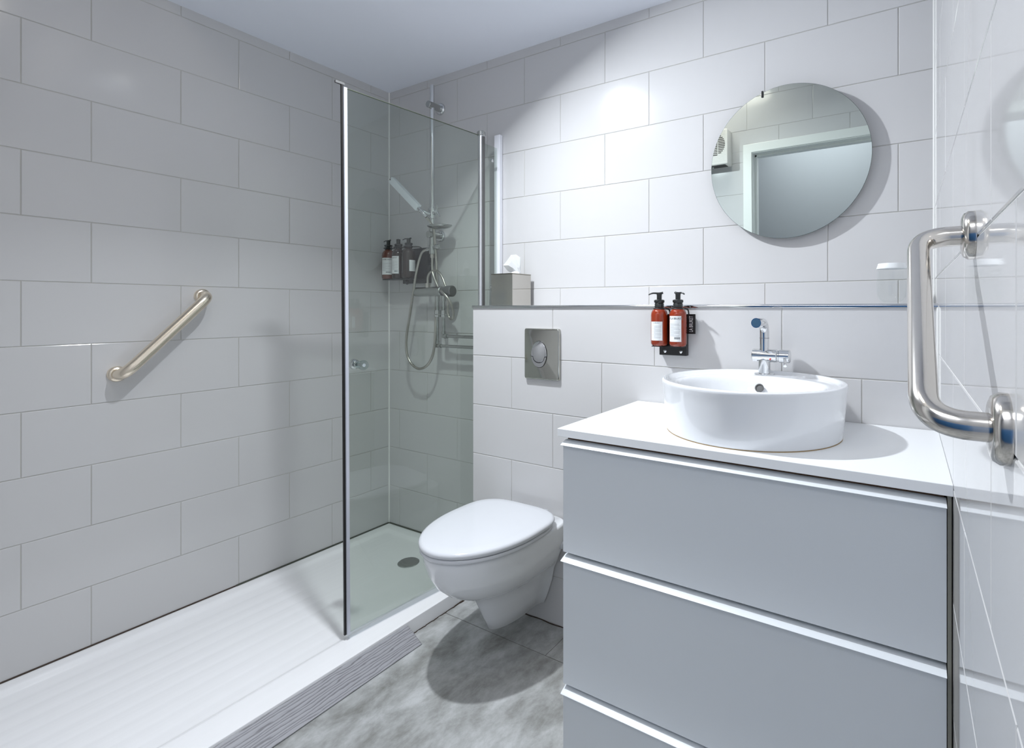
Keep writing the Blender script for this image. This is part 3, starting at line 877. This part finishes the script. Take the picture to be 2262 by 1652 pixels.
# vanity pair
ho = thing('bottle_holder', 'black metal double bottle holder on the tiles left of the tap', 'bottle holder', (1.655, LW_Y, 1.018), None)
bm = new(); box(bm, 1.620, 1.712, LW_Y - 0.020, LW_Y - 0.0005, 1.018, 1.150, 0.0015)
obj('back_plate', bm, M['black'], ho)
bm = new(); box(bm, 1.615, 1.653, LW_Y - 0.070, LW_Y - 0.019, 1.0475, 1.0500, 0.0006); box(bm, 1.678, 1.714, LW_Y - 0.070, LW_Y - 0.019, 1.0475, 1.0500, 0.0006); obj('shelf', bm, M['black'], ho)
for x in (1.634, 1.697):
    bm = new(); tube(bm, smooth_path([(x + 0.0175 * cos(a), LW_Y - 0.052 + 0.0175 * sin(a), 1.167) for a in [pi / 2 - 2 * pi * i / 16 for i in range(17)]], 2), 0.0022, seg=8)
    tube(bm, smooth_path([(x + 0.004, LW_Y - 0.035, 1.168), (x + 0.016, LW_Y - 0.022, 1.167), (x + 0.020, LW_Y - 0.014, 1.158), (x + 0.020, LW_Y - 0.012, 1.13)], 5), 0.0024, seg=8)
    obj('neck_hoop', bm, M['black'], ho, smooth=True)
for x in (1.640, 1.694):
    bm = new(); lathe(bm, (x, LW_Y - 0.020, 1.031), (0, -1, 0), [(0, 0.0052), (0.0015, 0.0052), (0.003, 0.0035), (0.0034, 0)], seg=18)
    obj('holder_screw', bm, M['chrome'], ho, smooth=True)
bm = new(); box(bm, 1.712, 1.741, LW_Y - 0.018, LW_Y - 0.015, 1.088, 1.150, 0.0008)
tg = obj('name_tag', bm, M['black'], ho); tg['label'] = 'black side tag with white vertical lettering'
text_mesh('LA BRUKET', 0.0125, M['white_print'], 'tag_lettering', tg, lambda x, y, z: (1.7275 - y * 1.45, LW_Y - 0.0184 - z, 1.119 + x * 0.80))

f1 = face_to_cam(1.634, LW_Y - 0.052)
bottle('amber pump bottle at left by the basin tap, label set low', (1.634, LW_Y - 0.052), 1.0505, 0.0268, 0.120, M['amber'], radians(200), [(f1 + radians(-22), -0.020, 0.020, 0.017, 0.076, 'side')], 'LA BRUKET', 'pump bottles by the basin', nl=0.034)
bottle('amber pump bottle nearer the tap, tall label with barcode', (1.697, LW_Y - 0.052), 1.0505, 0.0268, 0.120, M['amber'], radians(-20), [(f1 + radians(-21), -0.0225, 0.019, 0.015, 0.094, 'full')], 'N\u00ba LA BRUKET', 'pump bottles by the basin', nl=0.026)

# shower trio
SY = -0.066
hs = thing('bottle_holder', 'black metal triple bottle holder in the shower corner', 'bottle holder', (0.2, 0, 1.29))
bm = new(); box(bm, 0.135, 0.318, -0.024, -0.0005, 1.293, 1.465, 0.002); obj('back_plate', bm, M['black'], hs)
bm = new(); box(bm, 0.062, 0.290, SY - 0.022, -0.0235, 1.311, 1.3145, 0.0008); obj('shelf', bm, M['black'], hs)
bm = new(); box(bm, 0.318, 0.345, -0.016, -0.012, 1.378, 1.440, 0.001); obj('name_tag', bm, M['black'], hs)
for x in (0.080, 0.155, 0.230):
    bm = new(); tube(bm, smooth_path([(x + 0.021 * cos(a), SY + 0.021 * sin(a), 1.470) for a in [pi / 2 - 2 * pi * i / 16 for i in range(17)]], 2), 0.0028, seg=8)
    tube(bm, smooth_path([(x + 0.010, SY + 0.02, 1.471), (x + 0.032, -0.030, 1.470), (x + 0.040, -0.018, 1.458), (x + 0.041, -0.014, 1.42)], 5), 0.003, seg=8)
    obj('neck_hoop', bm, M['black'], hs, smooth=True)
for x in (0.170, 0.225):
    bm = new(); lathe(bm, (x, -0.024, 1.300), (0, -1, 0), [(0, 0.012), (0.002, 0.012), (0.004, 0.006), (0.0045, 0)], seg=18); obj('holder_screw', bm, M['black_plastic'], hs, smooth=True)
f2 = face_to_cam(0.15, SY)
bottle('brown pump bottle in the corner, leftmost of three in the shower', (0.080, SY), 1.315, 0.031, 0.148, M['amber_brown'], radians(185), [(f2 + radians(-14), -0.029, 0.024, 0.022, 0.105, 'full')], 'LA BRUKET', 'pump bottles in the shower', nl=0.032)
bottle('dark pump bottle in the middle of the three in the shower', (0.155, SY), 1.315, 0.031, 0.148, M['amber_dark'], f2, [(f2 + radians(-30), -0.022, 0.018, 0.024, 0.110, 'full'), (f2 + radians(62), -0.003, 0.001, 0.028, 0.118, 'plain')], 'BRUKET', 'pump bottles in the shower', nl=0.03)
bottle('dark pump bottle nearest the shower rail, label at its right side', (0.230, SY), 1.315, 0.031, 0.148, M['amber_dark'], radians(190), [(f2 + radians(42), -0.020, 0.020, 0.034, 0.088, 'side')], None, 'pump bottles in the shower', nl=0.036)

# ------------------------------------------------------------ tissue box
tb = thing('tissue_box', 'square polished steel tissue box on the ledge', 'tissue box', (0.889, -0.082, LW_Z))
TB = (0.832, 0.945, -0.142, -0.022, 1.1785, 1.3115)
bm = new(); box(bm, TB[0], TB[1], TB[2], TB[3], TB[4], TB[5] - 0.004, 0.0008); obj('box_body', bm, M['box_steel'], tb)
bm = new(); box(bm, TB[0] - .0008, TB[1] + .0008, TB[2] - .0008, TB[3] + .0008, TB[5] - 0.0035, TB[5], 0.0006); obj('box_lid', bm, mat('lid_steel', (0.34, 0.32, 0.27), 0.25, 1.0), tb)
bm = new(); lathe(bm, (0.889, -0.082, TB[5] - 0.001), (0, 0, 1), [(0, 0.034), (0.0014, 0.034), (0.0014, 0.0)], seg=30); obj('slot', bm, M['black'], tb)
bm = new()
tc_ = (0.905, -0.080)
sheet = [[(-0.046, -0.020, 0.037), (-0.032, -0.006, 0.014), (-0.014, 0.000, 0.004), (0.006, 0.004, 0.000)],
         [(-0.030, -0.016, 0.055), (-0.016, -0.022, 0.036), (-0.004, -0.008, 0.014), (0.010, 0.002, 0.000)],
         [(-0.010, -0.012, 0.080), (0.000, -0.020, 0.052), (0.008, -0.016, 0.022), (0.018, -0.004, 0.000)],
         [(0.006, 0.002, 0.082), (0.012, -0.002, 0.058), (0.020, -0.010, 0.028), (0.026, -0.004, 0.002)],
         [(0.022, 0.010, 0.070), (0.026, 0.004, 0.048), (0.028, 0.000, 0.026), (0.030, 0.004, 0.004)],
         [(0.012, 0.022, 0.060), (0.016, 0.018, 0.040), (0.022, 0.012, 0.020), (0.018, 0.012, 0.002)]]
gv = [[bm.verts.new((tc_[0] + a, tc_[1] + b_, TB[5] + c)) for a, b_, c in row] for row in sheet]
for i in range(5):
    for j in range(3): bm.faces.new((gv[i][j], gv[i + 1][j], gv[i + 1][j + 1], gv[i][j + 1]))
bmesh.ops.solidify(bm, geom=bm.faces[:], thickness=0.0008)
lathe(bm, (tc_[0] + 0.014, tc_[1] - 0.012, TB[5]), (0, 0, 1), [(0, 0.019), (0.004, 0.018), (0.008, 0.012), (0.010, 0.004), (0.0102, 0)], seg=14)
tag(obj('tissue', bm, M['tissue'], loc=(0.905, -0.08, TB[5])), 'folded white tissue sticking up out of the steel box', 'tissue')

# ------------------------------------------------------------ tumbler
TU = (2.270, -0.100, LW_Z + 0.0005)
tu = thing('tumbler', 'clear round-bottomed glass on the ledge behind the steel bar', 'glass', TU)
bm = new()
out = [(0.0, 0.016), (0.002, 0.022), (0.010, 0.030), (0.022, 0.0355), (0.04, 0.0372), (0.07, 0.0365), (0.098, 0.0350)]
inn = [(0.098, 0.0335), (0.07, 0.035), (0.04, 0.0355), (0.024, 0.0335), (0.014, 0.027), (0.009, 0.018), (0.008, 0.0)]
lathe(bm, TU, (0, 0, 1), out + inn, seg=40); obj('glass_body', bm, M['tumbler'], tu, smooth=True)
bm = new(); lathe(bm, TU, (0, 0, 1), [(0.101, 0.0378), (0.102, 0.038), (0.113, 0.0345), (0.116, 0.034), (0.1165, 0.0)], seg=40, close0=False); pc = obj('paper_cap', bm, M['label'], tu, smooth=True, angle=30); pc['label'] = 'white paper cap'

# ------------------------------------------------------------ shower set
RX, RY = 0.384, -0.056
ss = thing('shower_rail', 'chrome shower riser rail with mixer, hoses and brackets', 'shower set', (RX, 0, 1.24))
bm = new(); cyl(bm, (RX, RY, 1.545), (RX, RY, 2.226), 0.0108, seg=24, bev=0.003)
obj('riser_pipe', bm, M['chrome'], ss, smooth=True)
for z in (2.128, 1.517):
    bm = new(); lathe(bm, (RX, -0.0005, z), (0, -1, 0), [(0, 0.028), (0.008, 0.028), (0.013, 0.024), (0.014, 0.016)], seg=36); br = obj('wall_bracket', bm, M['chrome'], ss, smooth=True)
    bm = new(); cyl(bm, (RX, -0.013, z), (RX, RY - 0.026, z), 0.0158, seg=32, bev=0.0015); obj('bracket_arm', bm, M['chrome_dull'], br, smooth=True)
bm = new(); cyl(bm, (RX, RY, 1.455), (RX, RY, 1.545), 0.0125, seg=24); cyl(bm, (RX, RY, 1.425), (RX, RY, 1.470), 0.0150, seg=28, bev=0.001)
cyl(bm, (RX + 0.010, RY, 1.458), (RX + 0.030, RY - 0.004, 1.458), 0.0085, seg=20); lathe(bm, (RX + 0.030, RY - 0.004, 1.458), (1, -0.1, 0), [(0, 0.008), (0.003, 0.0125), (0.014, 0.0135), (0.020, 0.010), (0.021, 0)], seg=20)
cyl(bm, (RX - 0.010, RY, 1.452), (RX - 0.030, RY - 0.006, 1.447), 0.0085, seg=20)
obj('diverter', bm, M['chrome_dull'], ss, smooth=True)
# slider with lever
bm = new(); cyl(bm, (RX, RY, 1.592), (RX, RY, 1.642), 0.0168, seg=32, bev=0.0015); sd = obj('slider', bm, M['chrome'], ss, smooth=True)
bm = new(); cyl(bm, (RX + 0.014, RY, 1.618), (RX + 0.036, RY - 0.004, 1.618), 0.0115, seg=24, bev=0.002); obj('slider_knob', bm, M['chrome'], sd, smooth=True)
bm = new(); cyl(bm, (RX + 0.032, RY - 0.002, 1.655), (RX + 0.034, RY - 0.002, 1.62), 0.0035, 0.004, seg=12); cyl(bm, (RX + 0.036, RY - 0.004, 1.622), (RX + 0.058, RY - 0.006, 1.598), 0.0045, 0.0035, seg=12); obj('slider_lever', bm, M['chrome'], sd, smooth=True)
bm = new(); cyl(bm, (RX, RY, 1.530), (RX, RY, 1.560), 0.0160, seg=30, bev=0.001); co = obj('dish_collar', bm, M['chrome_dull'], ss, smooth=True)
bm = new()
dc = Vector((RX + 0.082, RY - 0.030, 1.548))
R = []
for d, k in ((-0.014, 0.25), (-0.012, 0.55), (-0.007, 0.85), (0.0, 1.0), (0.002, 1.0), (0.001, 0.94), (-0.005, 0.75), (-0.008, 0.4)):
    R.append([dc + Vector((0.066 * k * cos(2 * pi * i / 40), 0.046 * k * sin(2 * pi * i / 40), d)) for i in range(40)])
loft(bm, R); cyl(bm, (RX + 0.01, RY, 1.547), (RX + 0.04, RY - 0.016, 1.543), 0.006, seg=12)
sdh = obj('soap_dish', bm, M['chrome_dull'], ss, smooth=True, angle=50); sdh['label'] = 'oval soap dish clipped to the rail'
# mixer
MZX, MZY = 1.247, -0.066
bm = new(); cyl(bm, (0.281, MZY, MZX), (0.462, MZY, MZX + 0.001), 0.0225, seg=36, bev=0.004); mxr = obj('mixer_body', bm, M['chrome_dull'], ss, smooth=True)
bm = new(); cyl(bm, (0.463, MZY, MZX + 0.001), (0.492, MZY, MZX + 0.001), 0.0215, seg=36, bev=0.001); cyl(bm, (0.492, MZY, MZX + 0.001), (0.531, MZY, MZX + 0.001), 0.0255, seg=36, bev=0.004); obj('mixer_knob', bm, M['rubber'], mxr, smooth=True)['label'] = 'dark control knob'
for x in (0.421, 0.463):
    bm = new()
    zb = {0.421: 0.994, 0.463: 1.040}[x]; xo = x; py = -0.058
    cyl(bm, (x, py, 1.232), (x, py, 1.202), 0.0115, seg=20); cyl(bm, (x, py, 1.204), (x, py, 1.15), 0.0092, seg=20)
    cyl(bm, (xo, py, 1.160), (xo, py, 1.142), 0.0145, seg=6); cyl(bm, (xo, py, 1.140), (xo, py, 1.128), 0.0155, seg=6)
    cyl(bm, (xo, py, 1.13), (xo, py, zb + 0.016), 0.0078, seg=18)
    cyl(bm, (xo, py, zb + 0.024), (xo, py, zb + 0.010), 0.0108, seg=18); cyl(bm, (xo, py, zb + .012), (xo, py, zb - .008), 0.0085, seg=18); cyl(bm, (xo + 0.004, py, zb), (xo + 0.024, py, zb), 0.0105, seg=18)
    cyl(bm, (xo + 0.02, py, zb), (0.782 + 0.0, py, zb), 0.0072, seg=18)
    obj('supply_pipe', bm, M['chrome_dull'], ss, smooth=True)
# hoses
hose = mat('metal_hose', (0.50, 0.48, 0.44), 0.28, 1.0)
bm = new(); tube(bm, smooth_path([(0.354, RY - 0.006, 1.447), (0.335, RY - 0.014, 1.438), (0.320, RY - 0.02, 1.405), (0.305, RY - 0.026, 1.34), (0.288, RY - 0.030, 1.25), (0.262, RY - 0.03, 1.13), (0.236, RY - 0.028, 1.02), (0.240, RY - 0.026, 0.945), (0.272, RY - 0.024, 0.900), (0.318, RY - 0.022, 0.882), (0.368, RY - 0.022, 0.897), (0.405, RY - 0.02, 0.940), (0.420, RY - 0.016, 1.01), (0.416, RY - 0.008, 1.10), (0.404, RY + 0.004, 1.18), (0.398, RY + 0.016, 1.26), (0.397, RY + 0.014, 1.36), (0.399, RY + 0.006, 1.46), (0.402, RY - 0.012, 1.55), (0.395, RY - 0.045, 1.592)], 8), 0.0062, seg=10, ribs=0.12)
h1 = obj('hose', bm, hose, ss, smooth=True); h1['label'] = 'long looping metal hose'
bm = new(); cyl(bm, (RX, RY, 1.425), (RX, RY, 1.408), 0.010, seg=6); tube(bm, smooth_path([(RX, RY, 1.412), (RX, RY, 1.37), (RX + 0.006, RY - 0.002, 1.335), (RX + 0.030, RY - 0.006, 1.295), (RX + 0.062, RY - 0.012, 1.255), (RX + 0.100, RY - 0.036, 1.248), (RX + 0.140, RY - 0.034, 1.215), (RX + 0.157, RY - 0.02, 1.165), (RX + 0.148, RY - 0.01, 1.128), (RX + 0.120, RY - 0.0, 1.122), (RX + 0.104, RY, 1.15), (RX + 0.104, RY + 0.002, 1.228)], 8), 0.0062, seg=10, ribs=0.12)
obj('hose', bm, hose, ss, smooth=True)['label'] = 'short hose from diverter curling beside the mixer'
bm = new(); cyl(bm, (0.364, MZY, 1.268), (0.364, MZY, 1.288), 0.0115, seg=6); tube(bm, smooth_path([(0.364, MZY, 1.285), (0.365, MZY, 1.315), (0.376, MZY + .004, 1.338), (0.398, MZY + 0.01, 1.348), (0.425, MZY + 0.012, 1.340), (0.450, MZY + 0.012, 1.312), (0.470, MZY + 0.012, 1.275), (0.490, MZY + 0.020, 1.24)], 8), 0.0058, seg=10, ribs=0.12)
obj('hose', bm, hose, ss, smooth=True)['label'] = 'small hose arching over the mixer'
# hand shower
hsr = thing('hand_shower', 'slim chrome stick hand shower, its bright reflection painted white, tilted up on the chrome slider', 'hand shower', (RX, RY - 0.05, 1.60))
A = Vector((0.358, RY - 0.058, 1.636)); B = Vector((0.184, RY - 0.070, 1.787)); d = (B - A)
bm = new(); a_, u_, v_ = frame(d)
u_ = Vector((0.0, -1, 0)); u_ = (u_ - a_ * u_.dot(a_)).normalized(); v_ = a_.cross(u_)
R = []
for t, k in ((0, 0.7), (0.01, 1.0), (0.3, 1.0), (0.85, 1.0), (0.995, 1.0), (1.0, 0.97)):
    c_ = A + d * t
    R.append([c_ + u_ * (0.010 * k * su) + v_ * (0.0155 * k * sv) for su, sv in ((1, 1), (1.12, 0.6), (1.12, -0.6), (1, -1), (-1, -1), (-1.1, 0), (-1, 1))])
loft(bm, R); obj('handset', bm, mat('chrome_bright_reflection', (0.86, 0.92, 0.96), 0.18, 0.0), hsr, smooth=True, angle=35)  # bright lamp reflection on the chrome handset painted as pale colour
bm = new(); cyl(bm, A + d * 0.98 - Vector((0, 0, 0)), A + d * 1.012, 0.0135, seg=4); obj('end_cap', bm, M['rubber'], hsr)
bm = new(); cyl(bm, A, A - d.normalized() * 0.022, 0.0095, 0.0105, seg=24, bev=0.001); cyl(bm, A - d.normalized() * 0.010, (RX, RY - 0.014, 1.612), 0.0095, 0.0085, seg=20); tube(bm, smooth_path([A - d.normalized() * 0.02, A - d.normalized() * 0.034 + Vector((0.001, 0.004, -0.004)), Vector((0.395, RY - 0.045, 1.593))], 6), 0.0078, seg=16)
obj('swivel', bm, M['chrome'], hsr, smooth=True)

# ------------------------------------------------------------ fan heater (seen in the mirror)
he = thing('fan_heater', 'white wall-mounted fan heater reflected in the mirror', 'fan heater', (1.20, YD, 2.03))
bm = new(); box(bm, 1.06, 1.345, YD + 0.0005, YD + 0.105, 2.035, 2.255, 0.006, 3); obj('heater_body', bm, M['heater'], he, smooth=True, angle=30)
hy = YD + 0.105
bm = new()
for i in range(22):
    z = 2.055 + 0.009 * i
    if z > 2.245: break
    box(bm, 1.07, 1.335, hy - 0.0002, hy + 0.0005, z, z + 0.0012)
obj('front_ribs', bm, mat('rib_grey', (0.55, 0.54, 0.52), 0.4), he)
bm = new()
cxh, czh, rh = 1.262, 2.160, 0.068
for i in range(13):
    z = czh - rh + 0.005 + i * (2 * rh - 0.01) / 12
    hw_ = math.sqrt(max(0, rh * rh - (z - czh) ** 2))
    for a, b2 in ((-hw_, -0.024), (-0.019, 0.019), (0.024, hw_)):
        a2, b3 = max(a, -hw_), min(b2, hw_)
        if b3 - a2 > 0.004: box(bm, cxh + a2, cxh + b3, hy - 0.0002, hy + 0.0009, z - 0.0026, z + 0.0026)
obj('air_slots', bm, M['heater_dark'], he)['label'] = 'round grille of dark slots'
bm = new(); box(bm, 1.075, 1.325, YD + 0.02, YD + 0.09, 2.0335, 2.0355); obj('outlet', bm, M['black'], he)
bm = new(); cyl(bm, (1.235, YD + 0.055, 2.0338), (1.235, YD + 0.055, 2.028), 0.006, seg=14); obj('thermostat_dial', bm, M['door_white'], he, smooth=True)
bm = new(); cyl(bm, (1.198, hy, 2.075), (1.198, hy + 0.004, 2.075), 0.004, seg=12); obj('indicator', bm, M['rubber'], he, smooth=True)

# ------------------------------------------------------------ lamps
def downlight(x, y, z, r, label, grp=None):
    t = thing('ceiling_light', label, 'ceiling light', (x, y, z), grp)
    bm = new(); lathe(bm, (x, y, z - 0.0), (0, 0, -1), [(-0.002, r + 0.012), (0.003, r + 0.012), (0.005, r + 0.008), (0.005, r + 0.002), (-0.001, r)], seg=40, close0=False, close1=False); obj('bezel', bm, M['chrome_dull'], t, smooth=True)
    bm = new(); lathe(bm, (x, y, z - 0.001), (0, 0, -1), [(0, r), (0.002, r), (0.0021, 0)], seg=40); obj('lamp_lens', bm, M['emit'], t)
    return t


downlight(LX, LY, CZ, 0.040, 'recessed ceiling light above the toilet, out of frame')
downlight(1.35, -1.30, CZ2, 0.17, 'added fixture of the fill light near the doorway, out of frame')  # added fixture that goes with the fill lamp

# drop helper bookkeeping
for o in bpy.data.objects:
    if '_w' in o: del o['_w']
